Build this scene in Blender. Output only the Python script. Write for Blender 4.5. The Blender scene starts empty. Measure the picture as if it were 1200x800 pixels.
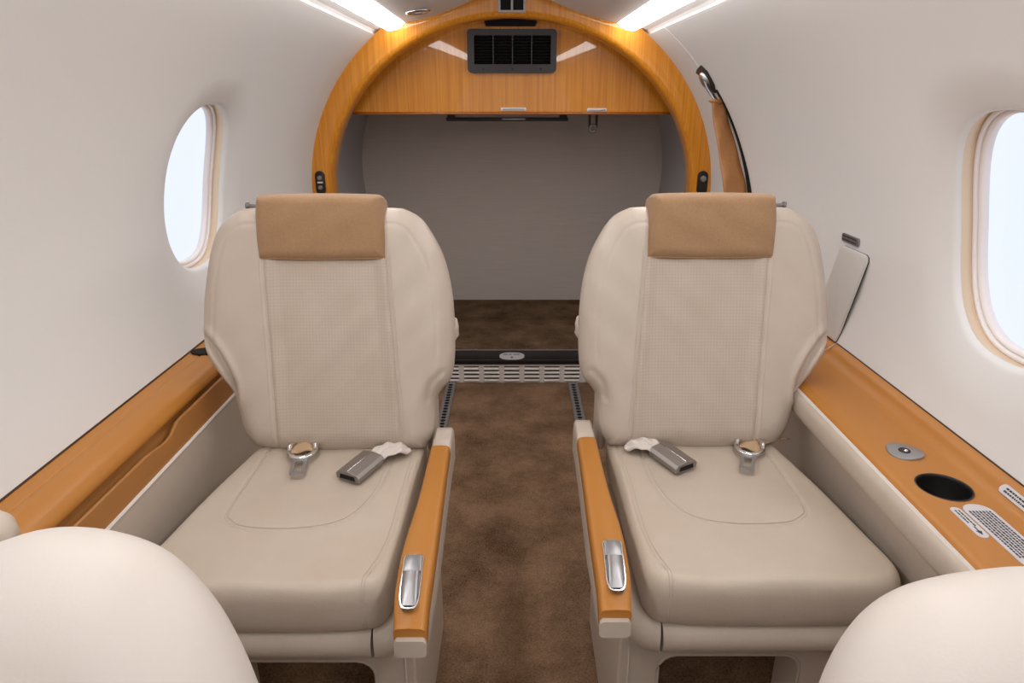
import bpy, bmesh, math, random
import numpy as np
from mathutils import Vector, Matrix

random.seed(4)
SC = bpy.context.scene
COL = SC.collection
PI = math.pi

# ------------------------------------------------------------------ materials
def srgb(r, g, b):
    def f(c):
        c /= 255.0
        return c / 12.92 if c <= 0.04045 else ((c + 0.055) / 1.055) ** 2.4
    return (f(r), f(g), f(b), 1.0)

MATS = {}
def mat(name, col, rough=0.5, metal=0.0, bump=None, var=None, coat=0.0, spec=0.5, sheen=0.0, stretch=None, dots=None, emit=None):
    """bump=(scale, strength, dist); var=(colour2, scale, contrast); stretch=(x,y,z) scale of the colour noise"""
    m = bpy.data.materials.new(name); m.use_nodes = True
    nt = m.node_tree; N = nt.nodes; L = nt.links
    bs = N['Principled BSDF']
    bs.inputs['Base Color'].default_value = col
    bs.inputs['Roughness'].default_value = rough
    bs.inputs['Metallic'].default_value = metal
    bs.inputs['Specular IOR Level'].default_value = spec
    if coat:
        bs.inputs['Coat Weight'].default_value = coat
        bs.inputs['Coat Roughness'].default_value = 0.02
    if sheen:
        bs.inputs['Sheen Weight'].default_value = sheen
        bs.inputs['Sheen Roughness'].default_value = 0.5
    geo = N.new('ShaderNodeNewGeometry')
    pos = geo.outputs['Position']
    if var:
        c2, sc, con = var
        mp = N.new('ShaderNodeMapping'); L.new(pos, mp.inputs['Vector'])
        if stretch: mp.inputs['Scale'].default_value = stretch
        nz = N.new('ShaderNodeTexNoise'); nz.inputs['Scale'].default_value = sc
        nz.inputs['Detail'].default_value = 6; nz.inputs['Roughness'].default_value = 0.6
        L.new(mp.outputs['Vector'], nz.inputs['Vector'])
        rp = N.new('ShaderNodeValToRGB')
        rp.color_ramp.elements[0].position = 0.5 - con; rp.color_ramp.elements[1].position = 0.5 + con
        rp.color_ramp.elements[0].color = col; rp.color_ramp.elements[1].color = c2
        L.new(nz.outputs['Fac'], rp.inputs['Fac']); L.new(rp.outputs['Color'], bs.inputs['Base Color'])
    h = None
    if bump:
        sc, st, di = bump
        nb = N.new('ShaderNodeTexNoise'); nb.inputs['Scale'].default_value = sc
        nb.inputs['Detail'].default_value = 3
        L.new(pos, nb.inputs['Vector'])
        bn = N.new('ShaderNodeBump'); bn.inputs['Strength'].default_value = st; bn.inputs['Distance'].default_value = di
        L.new(nb.outputs['Fac'], bn.inputs['Height'])
        L.new(bn.outputs['Normal'], bs.inputs['Normal'])
        h = bn
    if dots:
        pitch, radius, depth, dcol = dots     # grid of small pricked holes laid over X and Z
        mp = N.new('ShaderNodeMapping'); L.new(pos, mp.inputs['Vector'])
        mp.inputs['Scale'].default_value = (1 / pitch, 0, 1 / pitch)
        fr = N.new('ShaderNodeVectorMath'); fr.operation = 'FRACTION'; L.new(mp.outputs['Vector'], fr.inputs[0])
        sb = N.new('ShaderNodeVectorMath'); sb.operation = 'SUBTRACT'; L.new(fr.outputs[0], sb.inputs[0])
        sb.inputs[1].default_value = (0.5, 0, 0.5)
        ln = N.new('ShaderNodeVectorMath'); ln.operation = 'LENGTH'; L.new(sb.outputs[0], ln.inputs[0])
        mr = N.new('ShaderNodeMapRange'); mr.interpolation_type = 'SMOOTHSTEP'
        mr.inputs['From Min'].default_value = radius * 0.6; mr.inputs['From Max'].default_value = radius * 1.3
        L.new(ln.outputs['Value'], mr.inputs['Value'])
        mx = N.new('ShaderNodeMix'); mx.data_type = 'RGBA'
        L.new(mr.outputs['Result'], mx.inputs['Factor'])
        mx.inputs[6].default_value = dcol; mx.inputs[7].default_value = col
        src = bs.inputs['Base Color'].links
        if src: L.new(src[0].from_socket, mx.inputs[7])
        L.new(mx.outputs[2], bs.inputs['Base Color'])
    if emit:
        bs.inputs['Emission Color'].default_value = emit[0]; bs.inputs['Emission Strength'].default_value = emit[1]
    MATS[name] = m
    return m

LEATHER = mat('cream_leather', srgb(200, 187, 174), 0.42, bump=(420, 0.2, 0.002), var=(srgb(193, 179, 165), 9, 0.3))
LEATHER_PERF = mat('perforated_cream_leather', srgb(197, 183, 169), 0.46, bump=(420, 0.2, 0.002), var=(srgb(186, 171, 155), 7, 0.3), dots=(0.0062, 0.2, 1, srgb(178, 163, 148)))
LEATHER_SEAT = mat('worn_seat_leather', srgb(201, 188, 175), 0.42, bump=(380, 0.2, 0.002), var=(srgb(186, 170, 152), 6, 0.33))
SHELL = mat('cream_shell_leather', srgb(212, 203, 196), 0.5, bump=(300, 0.12, 0.002))
THREAD = mat('seam_thread', srgb(198, 185, 170), 0.8)
TANCLOTH = mat('tan_linen', srgb(172, 136, 100), 0.85, bump=(900, 0.5, 0.002), var=(srgb(154, 119, 85), 260, 0.35), sheen=0.2)
ORANGE = mat('caramel_leather', srgb(186, 124, 52), 0.42, bump=(500, 0.12, 0.001), var=(srgb(179, 116, 45), 5, 0.3))
BROWNO = mat('brown_pocket_leather', srgb(164, 110, 54), 0.5, bump=(500, 0.15, 0.001))
WOOD = mat('teak_veneer', srgb(190, 110, 16), 0.35, var=(srgb(232, 160, 56), 1.0, 0.27), stretch=(150, 150, 2.2), coat=0.8, spec=0.15)
WOOD_EDGE = mat('teak_edge', srgb(150, 80, 20), 0.3, var=(srgb(176, 104, 34), 1.0, 0.3), stretch=(150, 150, 2.2), coat=0.3)
WALL = mat('wall_liner', srgb(228, 227, 226), 0.6, bump=(160, 0.06, 0.002))
CEIL = mat('ceiling_liner', srgb(222, 219, 218), 0.6, bump=(160, 0.05, 0.002))
VALANCE = mat('valance_liner', srgb(236, 234, 233), 0.45)
REVEAL = mat('window_reveal', srgb(226, 204, 178), 0.55)
FRAME = mat('window_frame', srgb(238, 230, 228), 0.4)
def carpet(name, dark, light, scale):
    m = mat(name, light, 0.95, spec=0.1)
    nt = m.node_tree; N = nt.nodes; L = nt.links; bs = N['Principled BSDF']
    pos = N['Geometry'].outputs['Position']
    def noise(sc, det, ro=0.6):
        n_ = N.new('ShaderNodeTexNoise'); n_.inputs['Scale'].default_value = sc; n_.inputs['Detail'].default_value = det
        n_.inputs['Roughness'].default_value = ro; L.new(pos, n_.inputs['Vector']); return n_.outputs['Fac']
    big, mid, fib = noise(scale, 5), noise(scale * 9, 3), noise(230, 2)
    a1 = N.new('ShaderNodeMath'); a1.operation = 'MULTIPLY_ADD'; L.new(mid, a1.inputs[0]); a1.inputs[1].default_value = 0.28; L.new(big, a1.inputs[2])
    a2 = N.new('ShaderNodeMath'); a2.operation = 'MULTIPLY_ADD'; L.new(fib, a2.inputs[0]); a2.inputs[1].default_value = 0.8; L.new(a1.outputs[0], a2.inputs[2])
    mr = N.new('ShaderNodeMapRange'); mr.inputs['From Min'].default_value = 0.74; mr.inputs['From Max'].default_value = 1.34; L.new(a2.outputs[0], mr.inputs['Value'])
    mx = N.new('ShaderNodeMix'); mx.data_type = 'RGBA'; mx.inputs[6].default_value = dark; mx.inputs[7].default_value = light
    L.new(mr.outputs['Result'], mx.inputs['Factor']); L.new(mx.outputs[2], bs.inputs['Base Color'])
    bn = N.new('ShaderNodeBump'); bn.inputs['Strength'].default_value = 0.8; bn.inputs['Distance'].default_value = 0.004
    L.new(a2.outputs[0], bn.inputs['Height']); L.new(bn.outputs['Normal'], bs.inputs['Normal'])
    return m
CARPET = carpet('brown_carpet', srgb(80, 59, 41), srgb(164, 132, 105), 5.5)
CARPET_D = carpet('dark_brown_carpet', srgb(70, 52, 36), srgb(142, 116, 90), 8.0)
BAGWALL = mat('taupe_wall_fabric', srgb(226, 216, 210), 0.9, bump=(700, 0.6, 0.003), var=(srgb(210, 200, 193), 2.0, 0.3), stretch=(3, 3, 120))
BAGSIDE = mat('grey_side_fabric', srgb(196, 195, 198), 0.9, bump=(700, 0.5, 0.003))
BLACK = mat('black_plastic', srgb(22, 20, 20), 0.4)
CHARCOAL = mat('charcoal_plastic', srgb(48, 44, 44), 0.45)
VOID = mat('dark_recess', srgb(12, 10, 9), 0.9)
ALU = mat('brushed_aluminium', srgb(172, 172, 175), 0.38, metal=0.9, bump=(800, 0.05, 0.001))
GAP_SHADE = mat('brown_gap_shade', srgb(70, 44, 22), 0.7)  # dark brown for the painted shade line between ledge and wall
GREYMETAL = mat('grey_metal', srgb(140, 138, 138), 0.4, metal=0.6)
STEEL = mat('dull_buckle_steel', srgb(150, 144, 140), 0.38, metal=0.8)
CHROME = mat('chrome', srgb(225, 225, 228), 0.15, metal=1.0)
WHITEPL = mat('white_plastic', srgb(232, 226, 222), 0.45)
SILVERPL = mat('silver_grille_paint', srgb(236, 228, 222), 0.45)
LABELM = mat('label_film', srgb(205, 202, 206), 0.35)
INK = mat('label_ink', srgb(50, 46, 48), 0.6)
WEB = mat('white_webbing', srgb(222, 212, 204), 0.8, bump=(900, 0.6, 0.002))
TANWEB = mat('tan_webbing', srgb(196, 164, 130), 0.8, bump=(900, 0.6, 0.002))
STRAPL = mat('tan_sleeve_leather', srgb(176, 122, 74), 0.55, bump=(30, 0.5, 0.01), var=(srgb(160, 108, 62), 14, 0.3))
TRACK = mat('seat_track_metal', srgb(150, 148, 148), 0.5, metal=0.3)
LIDM = mat('table_lid_cream', srgb(206, 202, 197), 0.5)
LAMP = mat('lamp_diffuser', srgb(255, 250, 245), 0.5, emit=((1.0, 0.98, 0.962, 1), 12.5))

def glass_mat():
    m = bpy.data.materials.new('cabin_window_acrylic'); m.use_nodes = True
    nt = m.node_tree; N = nt.nodes; L = nt.links
    for n in list(N):
        if n.type == 'BSDF_PRINCIPLED': N.remove(n)
    out = N['Material Output']
    tr = N.new('ShaderNodeBsdfTransparent'); tr.inputs['Color'].default_value = (0.96, 0.97, 1.0, 1)
    gl = N.new('ShaderNodeBsdfGlossy'); gl.inputs['Roughness'].default_value = 0.08
    lw = N.new('ShaderNodeValue'); lw.outputs[0].default_value = 0.03
    mx = N.new('ShaderNodeMixShader')
    L.new(lw.outputs[0], mx.inputs[0]); L.new(tr.outputs[0], mx.inputs[1]); L.new(gl.outputs[0], mx.inputs[2])
    L.new(mx.outputs[0], out.inputs['Surface'])
    return m
GLASS = glass_mat()

# ------------------------------------------------------------------ object helpers
ORIGIN = {}
def thing(name, label, cat, loc, group=None):
    o = bpy.data.objects.new(name, None); COL.objects.link(o)
    o.empty_display_size = 0.05
    o.location = loc; ORIGIN[o.name] = Vector(loc)
    o['label'] = label; o['category'] = cat
    if group: o['group'] = group
    return o

def struct(o):
    o['kind'] = 'structure'; return o

def obj(name, verts, faces, m, parent=None, smooth=True, fix=True, label=None, angle=None):
    me = bpy.data.meshes.new(name)
    vs = [Vector(v) for v in verts]
    c = Vector((0, 0, 0))
    for v in vs: c += v
    c /= len(vs)
    me.from_pydata([tuple(v - c) for v in vs], [], faces)
    if fix:
        bm = bmesh.new(); bm.from_mesh(me)
        bmesh.ops.remove_doubles(bm, verts=bm.verts, dist=1e-6)
        bmesh.ops.recalc_face_normals(bm, faces=bm.faces)
        bm.to_mesh(me); bm.free()
    me.materials.append(m)
    if smooth:
        me.polygons.foreach_set('use_smooth', [True] * len(me.polygons))
        if angle is not None:
            me.set_sharp_from_angle(angle=math.radians(angle))
    o = bpy.data.objects.new(name, me); COL.objects.link(o)
    pw = Vector((0, 0, 0))
    if parent is not None:
        o.parent = parent; pw = ORIGIN[parent.name]
    o.location = c - pw; ORIGIN[o.name] = c
    if label: o['label'] = label
    return o

class MB:
    """collects shapes for one mesh"""
    def __init__(s): s.v = []; s.f = []
    def add(s, v, f):
        k = len(s.v); s.v += [tuple(p) for p in v]; s.f += [tuple(i + k for i in q) for q in f]; return s
    def obj(s, name, m, parent=None, smooth=True, label=None, angle=35): return obj(name, s.v, s.f, m, parent, smooth, True, label, angle)

def box_geo(c, size, bev=0.0, R=None, seg=2):
    bm = bmesh.new(); bmesh.ops.create_cube(bm, size=1.0)
    for v in bm.verts: v.co = Vector((v.co.x * size[0], v.co.y * size[1], v.co.z * size[2]))
    if bev > 0:
        bmesh.ops.bevel(bm, geom=list(bm.edges), offset=bev, segments=seg, profile=0.5, affect='EDGES')
    bm.verts.ensure_lookup_table()
    vs = [v.co.copy() for v in bm.verts]
    if R is not None: vs = [R @ v for v in vs]
    vs = [v + Vector(c) for v in vs]
    fs = [tuple(v.index for v in f.verts) for f in bm.faces]
    bm.free()
    return vs, fs

def frame_from(t, up=Vector((0, 0, 1))):
    t = t.normalized()
    if abs(t.dot(up)) > 0.97: up = Vector((1, 0, 0))
    a = t.cross(up).normalized(); b = a.cross(t).normalized()
    return a, b

def tube_geo(pts, r, n=10, closed=False, ry=None, roundcap=False):
    """round tube along pts; r number or list; ry gives an elliptical section (height)"""
    P = [Vector(p) for p in pts]; K = len(P)
    rs = r if isinstance(r, (list, tuple)) else [r] * K
    rys = ry if isinstance(ry, (list, tuple)) else ([ry] * K if ry else rs)
    if roundcap and not closed:
        def cap(p, d, r0, r1):
            out = []
            for k in (3, 2, 1):
                a = k / 3 * PI / 2
                out.append((p + d * (r0 * math.sin(a)), max(0.02, math.cos(a)) * r0, max(0.02, math.cos(a)) * r1))
            return out
        d0 = (P[0] - P[1]).normalized(); d1 = (P[-1] - P[-2]).normalized()
        A = cap(P[0], d0, rs[0], rys[0]); B = cap(P[-1], d1, rs[-1], rys[-1])[::-1]
        P = [a[0] for a in A] + P + [b[0] for b in B]
        rs = [a[1] for a in A] + list(rs) + [b[1] for b in B]
        rys = [a[2] for a in A] + list(rys) + [b[2] for b in B]
        K = len(P)
    V = []; F = []
    for i in range(K):
        if closed: t = P[(i + 1) % K] - P[i - 1]
        else: t = P[min(i + 1, K - 1)] - P[max(i - 1, 0)]
        a, b = frame_from(t)
        for j in range(n):
            w = 2 * PI * j / n
            V.append(P[i] + a * (math.cos(w) * rs[i]) + b * (math.sin(w) * rys[i]))
    for i in range(K if closed else K - 1):
        i2 = (i + 1) % K
        for j in range(n):
            F.append((i * n + j, i * n + (j + 1) % n, i2 * n + (j + 1) % n, i2 * n + j))
    if not closed:
        F.append(tuple(range(n))[::-1]); F.append(tuple((K - 1) * n + j for j in range(n)))
    return V, F

def spline(pts, per=6, closed=False):
    P = [np.array(p, float) for p in pts]; n = len(P); out = []
    rng = range(n) if closed else range(n - 1)
    for i in rng:
        p0 = P[i - 1] if (closed or i > 0) else 2 * P[0] - P[1]
        p1 = P[i]; p2 = P[(i + 1) % n]
        p3 = P[(i + 2) % n] if (closed or i + 2 < n) else 2 * P[-1] - P[-2]
        for k in range(per):
            t = k / per
            out.append(0.5 * ((2 * p1) + (-p0 + p2) * t + (2 * p0 - 5 * p1 + 4 * p2 - p3) * t * t + (-p0 + 3 * p1 - 3 * p2 + p3) * t ** 3))
    if not closed: out.append(P[-1])
    return [tuple(p) for p in out]

def rrect(cx, cy, w, h, r, n=5):
    """rounded rectangle outline"""
    out = []
    for (sx, sy, a0) in ((1, 1, 0), (-1, 1, PI / 2), (-1, -1, PI), (1, -1, 1.5 * PI)):
        for k in range(n + 1):
            a = a0 + k / n * PI / 2
            out.append((cx + sx * (w / 2 - r) + r * math.cos(a), cy + sy * (h / 2 - r) + r * math.sin(a)))
    return out

def plate_geo(outline, to3, depth, bev=0.0):
    """flat plate: 2-D outline, to3(a,b,n) -> point; bevelled front edge, thickness depth (n runs from 0 back to depth front)"""
    n = len(outline); c = (sum(p[0] for p in outline) / n, sum(p[1] for p in outline) / n)
    def shrink(d):
        out = []
        for i in range(n):
            p0 = outline[i - 1]; p1 = outline[i]; p2 = outline[(i + 1) % n]
            tx, ty = p2[0] - p0[0], p2[1] - p0[1]; l = math.hypot(tx, ty) or 1
            nx, ny = ty / l, -tx / l
            if nx * (p1[0] - c[0]) + ny * (p1[1] - c[1]) < 0: nx, ny = -nx, -ny
            out.append((p1[0] - nx * d, p1[1] - ny * d))
        return out
    rings = [(outline, 0.0), (outline, depth - bev)]
    if bev > 0:
        rings.append((shrink(bev * 0.3), depth - bev * 0.3)); rings.append((shrink(bev), depth))
    V = []; F = []
    for o2, h in rings: V += [Vector(to3(a, b, h)) for a, b in o2]
    for k in range(len(rings) - 1):
        for i in range(n):
            j = (i + 1) % n
            F.append((k * n + i, k * n + j, (k + 1) * n + j, (k + 1) * n + i))
    F.append(tuple(range(n))[::-1]); F.append(tuple((len(rings) - 1) * n + i for i in range(n)))
    return V, F

def ring_plate_geo(outer, inner, to3, depth):
    """plate with a hole; outlines have the same count and start direction"""
    n = len(outer); V = []; F = []
    for o2, h in ((outer, 0), (outer, depth), (inner, depth), (inner, 0)):
        V += [Vector(to3(a, b, h)) for a, b in o2]
    for k in range(4):
        k2 = (k + 1) % 4
        for i in range(n):
            j = (i + 1) % n
            F.append((k * n + i, k * n + j, k2 * n + j, k2 * n + i))
    return V, F

def lathe_geo(prof, c, n=32, axis=Vector((0, 0, 1)), sx=1.0, sy=1.0):
    a, b = frame_from(axis, Vector((0, 1, 0))); c = Vector(c); V = []; F = []
    for r, h in prof:
        for j in range(n):
            w = 2 * PI * j / n
            V.append(c + axis * h + a * (r * math.cos(w) * sx) + b * (r * math.sin(w) * sy))
    for i in range(len(prof) - 1):
        for j in range(n):
            F.append((i * n + j, i * n + (j + 1) % n, (i + 1) * n + (j + 1) % n, (i + 1) * n + j))
    return V, F

class Pillow:
    """padded body from a 2-D outline (a,b): front bulges by T over an edge radius r, back by Tb.
    frame(a,b,n) -> world point; feat(A,B,D) -> extra front height (arrays)"""
    def __init__(s, outline, frame, T, r, Tb=None, p=2.0, feat=None, ns=90, nt=90, rb=None, knots=None):
        s.poly = np.array(outline, float); s.frame = frame; s.T = T; s.r = r; s.Tb = T if Tb is None else Tb
        s.p = p; s.feat = feat; s.rb = rb or r
        b0, b1 = s.poly[:, 1].min(), s.poly[:, 1].max()
        u = (1 - np.cos(np.linspace(0, PI, nt + 1))) / 2
        u = 0.72 * u + 0.28 * np.linspace(0, 1, nt + 1)
        w = (1 - np.cos(np.linspace(0, PI, ns + 1))) / 2
        w = 0.55 * w + 0.45 * np.linspace(0, 1, ns + 1)
        A = np.zeros((nt + 1, ns + 1)); B = np.zeros_like(A)
        e = (b1 - b0) * 1e-4
        for i, t in enumerate(u):
            b = min(max(b0 + (b1 - b0) * t, b0 + e), b1 - e)
            xs = []
            for k in range(len(s.poly)):
                (x1, y1), (x2, y2) = s.poly[k - 1], s.poly[k]
                if (y1 - b) * (y2 - b) <= 0 and y1 != y2:
                    xs.append(x1 + (x2 - x1) * (b - y1) / (y2 - y1))
            x0, x1_ = min(xs), max(xs)
            ww = w
            if knots:
                j1, j2 = ns // 4, ns - ns // 4
                f1, f2 = [(min(max(k_(b), x0 + 0.05 * (x1_ - x0)), x1_ - 0.05 * (x1_ - x0)) - x0) / (x1_ - x0) for k_ in knots]
                ww = np.interp(w, [0, w[j1], w[j2], 1], [0, f1, f2, 1])
            A[i] = x0 + (x1_ - x0) * ww; B[i] = b
        s.A, s.B = A, B
    def dist(s, A, B):
        P = np.stack([np.ravel(A), np.ravel(B)], 1); best = np.full(len(P), 1e9)
        for k in range(len(s.poly)):
            p = s.poly[k - 1]; q = s.poly[k]; d = q - p; l = (d * d).sum()
            if l < 1e-12: continue
            t = np.clip(((P - p) @ d) / l, 0, 1)
            best = np.minimum(best, np.hypot(*(P - p - t[:, None] * d).T))
        return best.reshape(np.shape(A))
    def edge(s, D, r):
        q = np.clip(1 - D / r, 0, 1)
        return np.power(np.clip(1 - np.power(q, s.p), 0, 1), 1 / s.p)
    def height(s, A, B):
        A = np.asarray(A, float); B = np.asarray(B, float)
        D = s.dist(A, B); h = s.T * s.edge(D, s.r)
        if s.feat is not None: h = h + s.feat(A, B, D) * np.clip(D / 0.012, 0, 1)
        return h
    def on(s, a, b, lift=0.0):
        return Vector(s.frame(a, b, float(s.height(np.array([a]), np.array([b]))[0]) + lift))
    def geo(s, split=None):
        """split(b)->bool rows whose cells between the knots form a second mesh (the front inset). Returns (main, second or None)"""
        A, B = s.A, s.B; nt, ns = A.shape; H = s.height(A, B); D = s.dist(A, B); Hb = -s.Tb * s.edge(D, s.rb)
        H[0, :] = H[-1, :] = H[:, 0] = H[:, -1] = 0; Hb[0, :] = Hb[-1, :] = Hb[:, 0] = Hb[:, -1] = 0
        V = []; idf = {}; idb = {}
        for i in range(nt):
            for j in range(ns):
                idf[i, j] = len(V); V.append(s.frame(A[i, j], B[i, j], H[i, j]))
        for i in range(nt):
            for j in range(ns):
                if i in (0, nt - 1) or j in (0, ns - 1): idb[i, j] = idf[i, j]
                else: idb[i, j] = len(V); V.append(s.frame(A[i, j], B[i, j], Hb[i, j]))
        F1 = []; F2 = []
        for i in range(nt - 1):
            for j in range(ns - 1):
                q = (idf[i, j], idf[i, j + 1], idf[i + 1, j + 1], idf[i + 1, j])
                if split is not None and (ns - 1) // 4 <= j < ns - 1 - (ns - 1) // 4 and split((B[i, j] + B[i + 1, j]) / 2): F2.append(q)
                else: F1.append(q)
                F1.append((idb[i, j], idb[i + 1, j], idb[i + 1, j + 1], idb[i, j + 1]))
        def pick(F):
            used = sorted({k for q in F for k in q}); mp = {k: n for n, k in enumerate(used)}
            return [V[k] for k in used], [tuple(mp[k] for k in q) for q in F]
        return pick(F1), (pick(F2) if F2 else None)

def gauss(d, w): return np.exp(-(d / w) ** 2)
def sstep(a, b, x):
    t = np.clip((x - a) / (b - a), 0, 1); return t * t * (3 - 2 * t)
def segdist(A, B, pts):
    P = np.stack([np.ravel(A), np.ravel(B)], 1); best = np.full(len(P), 1e9)
    for k in range(len(pts) - 1):
        p = np.array(pts[k], float); d = np.array(pts[k + 1], float) - p
        t = np.clip(((P - p) @ d) / (d @ d), 0, 1)
        best = np.minimum(best, np.hypot(*(P - p - t[:, None] * d).T))
    return best.reshape(np.shape(A))

# ------------------------------------------------------------------ the cabin shell
YF, YB = -1.75, 2.66            # front bulkhead behind the camera, aft end at the partition
WALLP = [(0.755 * math.cos(a), 0.787 + 0.712 * math.sin(a)) for a in np.linspace(math.asin((0.42 - 0.787) / 0.712), math.asin((1.335 - 0.787) / 0.712), 90)]
CEILP = spline([(0.0, 1.492), (0.07, 1.474), (0.134, 1.446), (0.190, 1.422), (0.248, 1.402), (0.31, 1.385), (0.372, 1.373)], 5)
def drift(y): return -0.012 * min(1.0, max(0.0, (y - 1.4) / 1.24))

wp = np.array(WALLP); seg = np.hypot(*np.diff(wp, axis=0).T); arc = np.concatenate([[0], np.cumsum(seg)]); S = arc[-1]
def wall_at(s_):
    x = np.interp(s_, arc, wp[:, 0]); z = np.interp(s_, arc, wp[:, 1])
    e = 0.012
    tx = np.interp(s_ + e, arc, wp[:, 0]) - np.interp(s_ - e, arc, wp[:, 0]); tz = np.interp(s_ + e, arc, wp[:, 1]) - np.interp(s_ - e, arc, wp[:, 1])
    l = math.hypot(tx, tz); return x, z, tz / l, -tx / l       # outward normal
def wall_x(z):
    k = np.argsort(wp[:, 1]); return float(np.interp(z, wp[k, 1], wp[k, 0]))
def wpt(sd, y, s_, out=0.0):
    x, z, nx, nz = wall_at(s_)
    return (sd * (x + nx * out) + drift(y), y, z + nz * out)

NS = 40
SGRID = [S * k / NS for k in range(NS + 1)]
SC_WIN = float(np.interp(0.925, wp[:, 1], arc))
WA, WB, WN = 0.157, 0.188, 2.5                      # half width, half height of the soft window opening
def hole_r(ca, sa, a=WA, b=WB):
    return (abs(ca / a) ** WN + abs(sa / b) ** WN) ** (-1 / WN)

def build_wall(name, sd, centres):
    ys = list(np.arange(YF, YB + 0.001, (YB - YF) / 130))
    V = []; F = []; idx = {}
    for i, y in enumerate(ys):
        for j, s_ in enumerate(SGRID):
            idx[i, j] = len(V); V.append(wpt(sd, y, s_))
    j0 = max(j for j in range(NS + 1) if SGRID[j] < SC_WIN - WB - 0.085); j1 = min(j for j in range(NS + 1) if SGRID[j] > SC_WIN + WB + 0.085)
    skip = set()
    for yc in centres:
        i0 = max(i for i in range(len(ys)) if ys[i] < yc - WA - 0.085); i1 = min(i for i in range(len(ys)) if ys[i] > yc + WA + 0.085)
        for i in range(i0, i1):
            for j in range(j0, j1): skip.add((i, j))
        per = [(i, j0) for i in range(i0, i1)] + [(i1, j) for j in range(j0, j1)] + [(i, j1) for i in range(i1, i0, -1)] + [(i0, j) for j in range(j1, j0, -1)]
        prev = [idx[p] for p in per]; R = 22
        for k in range(1, R + 1):
            t = (k / R); t = 1 - (1 - t) ** 1.5
            cur = []
            for (i, j) in per:
                dy = ys[i] - yc; ds = SGRID[j] - SC_WIN; l = math.hypot(dy, ds); ca, sa = dy / l, ds / l
                rh = hole_r(ca, sa); rr = l + (rh - l) * t
                q = rr - rh
                out = 0.016 * (max(0.0, 1 - q / 0.085) ** 1.8) + 0.007 * (max(0.0, 1 - q / 0.010) ** 2)
                cur.append(len(V)); V.append(wpt(sd, yc + ca * rr, SC_WIN + sa * rr, out))
            for a in range(len(per)):
                b = (a + 1) % len(per)
                F.append((prev[a], prev[b], cur[b], cur[a]))
            prev = cur
    for i in range(len(ys) - 1):
        for j in range(NS):
            if (i, j) not in skip: F.append((idx[i, j], idx[i + 1, j], idx[i + 1, j + 1], idx[i, j + 1]))
    o = obj(name, V, F, WALL, fix=True); struct(o); return o

LEFT_WINDOWS = [1.655, 0.45, -0.55]
RIGHT_WINDOWS = [1.009, 0.0, -1.0]
build_wall('wall_left', -1, LEFT_WINDOWS)
build_wall('wall_right', 1, RIGHT_WINDOWS)

wn = 0
for sd, cs in ((-1, LEFT_WINDOWS), (1, RIGHT_WINDOWS)):
    for yc in cs:
        wn += 1; n = 72
        def ring(da, out):
            return [wpt(sd, yc + math.cos(a) * hole_r(math.cos(a), math.sin(a), WA - da, WB - da), SC_WIN + math.sin(a) * hole_r(math.cos(a), math.sin(a), WA - da, WB - da), out) for a in [2 * PI * k / n for k in range(n)]]
        def sweep(rings):
            V = []; F = []
            for r in rings: V += r
            for k in range(len(rings) - 1):
                for i in range(n):
                    j = (i + 1) % n; F.append((k * n + i, k * n + j, (k + 1) * n + j, (k + 1) * n + i))
            return V, F
        V, F = sweep([ring(0.0, 0.0225), ring(-0.0015, 0.027), ring(-0.002, 0.036), ring(0.000, 0.046)])
        root = obj('window_%d' % wn, V, F, REVEAL); struct(root)
        V, F = sweep([ring(-0.001, 0.044), ring(0.002, 0.040), ring(0.0055, 0.0395), ring(0.0072, 0.043), ring(0.008, 0.054)])
        obj('window_frame', V, F, FRAME, root, label='white outer window ring')
        V, F = sweep([ring(0.007, 0.048), ring(0.0092, 0.0445), ring(0.0125, 0.0450), ring(0.0155, 0.048), ring(0.0165, 0.058)])
        obj('window_frame', V, F, FRAME, root, label='white inner window ring')
        V0 = ring(0.0155, 0.052); mid = Vector((sum(v[0] for v in V0) / n, sum(v[1] for v in V0) / n, sum(v[2] for v in V0) / n))
        V = V0 + [tuple(mid)] + [tuple(mid + (Vector(v) - mid) * 0.5) for v in V0]
        F = [(i, (i + 1) % n, n + 1 + (i + 1) % n, n + 1 + i) for i in range(n)] + [(n + 1 + i, n + 1 + (i + 1) % n, n) for i in range(n)]
        obj('pane', V, F, GLASS, root, smooth=True)

def strip_surface(name, prof, y0, y1, m, ny=2, smooth=True, mirror=False, parent=None):
    """sweep an open (x,z) profile along Y"""
    V = []; F = []; n = len(prof)
    for i in range(ny + 1):
        y = y0 + (y1 - y0) * i / ny
        for x, z in prof: V.append((x + drift(y), y, z))
    for i in range(ny):
        for j in range(n - 1): F.append((i * n + j, i * n + j + 1, (i + 1) * n + j + 1, (i + 1) * n + j))
    return obj(name, V, F, m, parent, smooth, False)

cp = [(-x, z) for x, z in CEILP[::-1]] + CEILP[1:]
struct(strip_surface('ceiling', cp, YF, YB, CEIL, 40))
# valances beside the lamps, with the bead where they meet the wall panels
for k, sd in enumerate((-1, 1)):
    pr = [(sd * x, z) for x, z in [(0.4875, 1.3345), (0.486, 1.3425), (0.478, 1.3500), (0.460, 1.3555), (0.437, 1.3575), (0.437, 1.364)]]
    struct(strip_surface('trim_%d' % (k + 1), pr, YF, YB, VALANCE, 40, smooth=False))
    V, F = tube_geo([(sd * 0.4885 + drift(y), y, 1.3325) for y in np.linspace(YF, YB, 30)], 0.0026, 8)
    struct(obj('trim_%d' % (k + 3), V, F, WHITEPL))
V, F = tube_geo([wpt(1, 2.355, s_, -0.0005) for s_ in np.linspace(float(np.interp(1.19, wp[:, 1], arc)), S, 14)], 0.0018, 6)
struct(obj('trim_5', V, F, WHITEPL))

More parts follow.
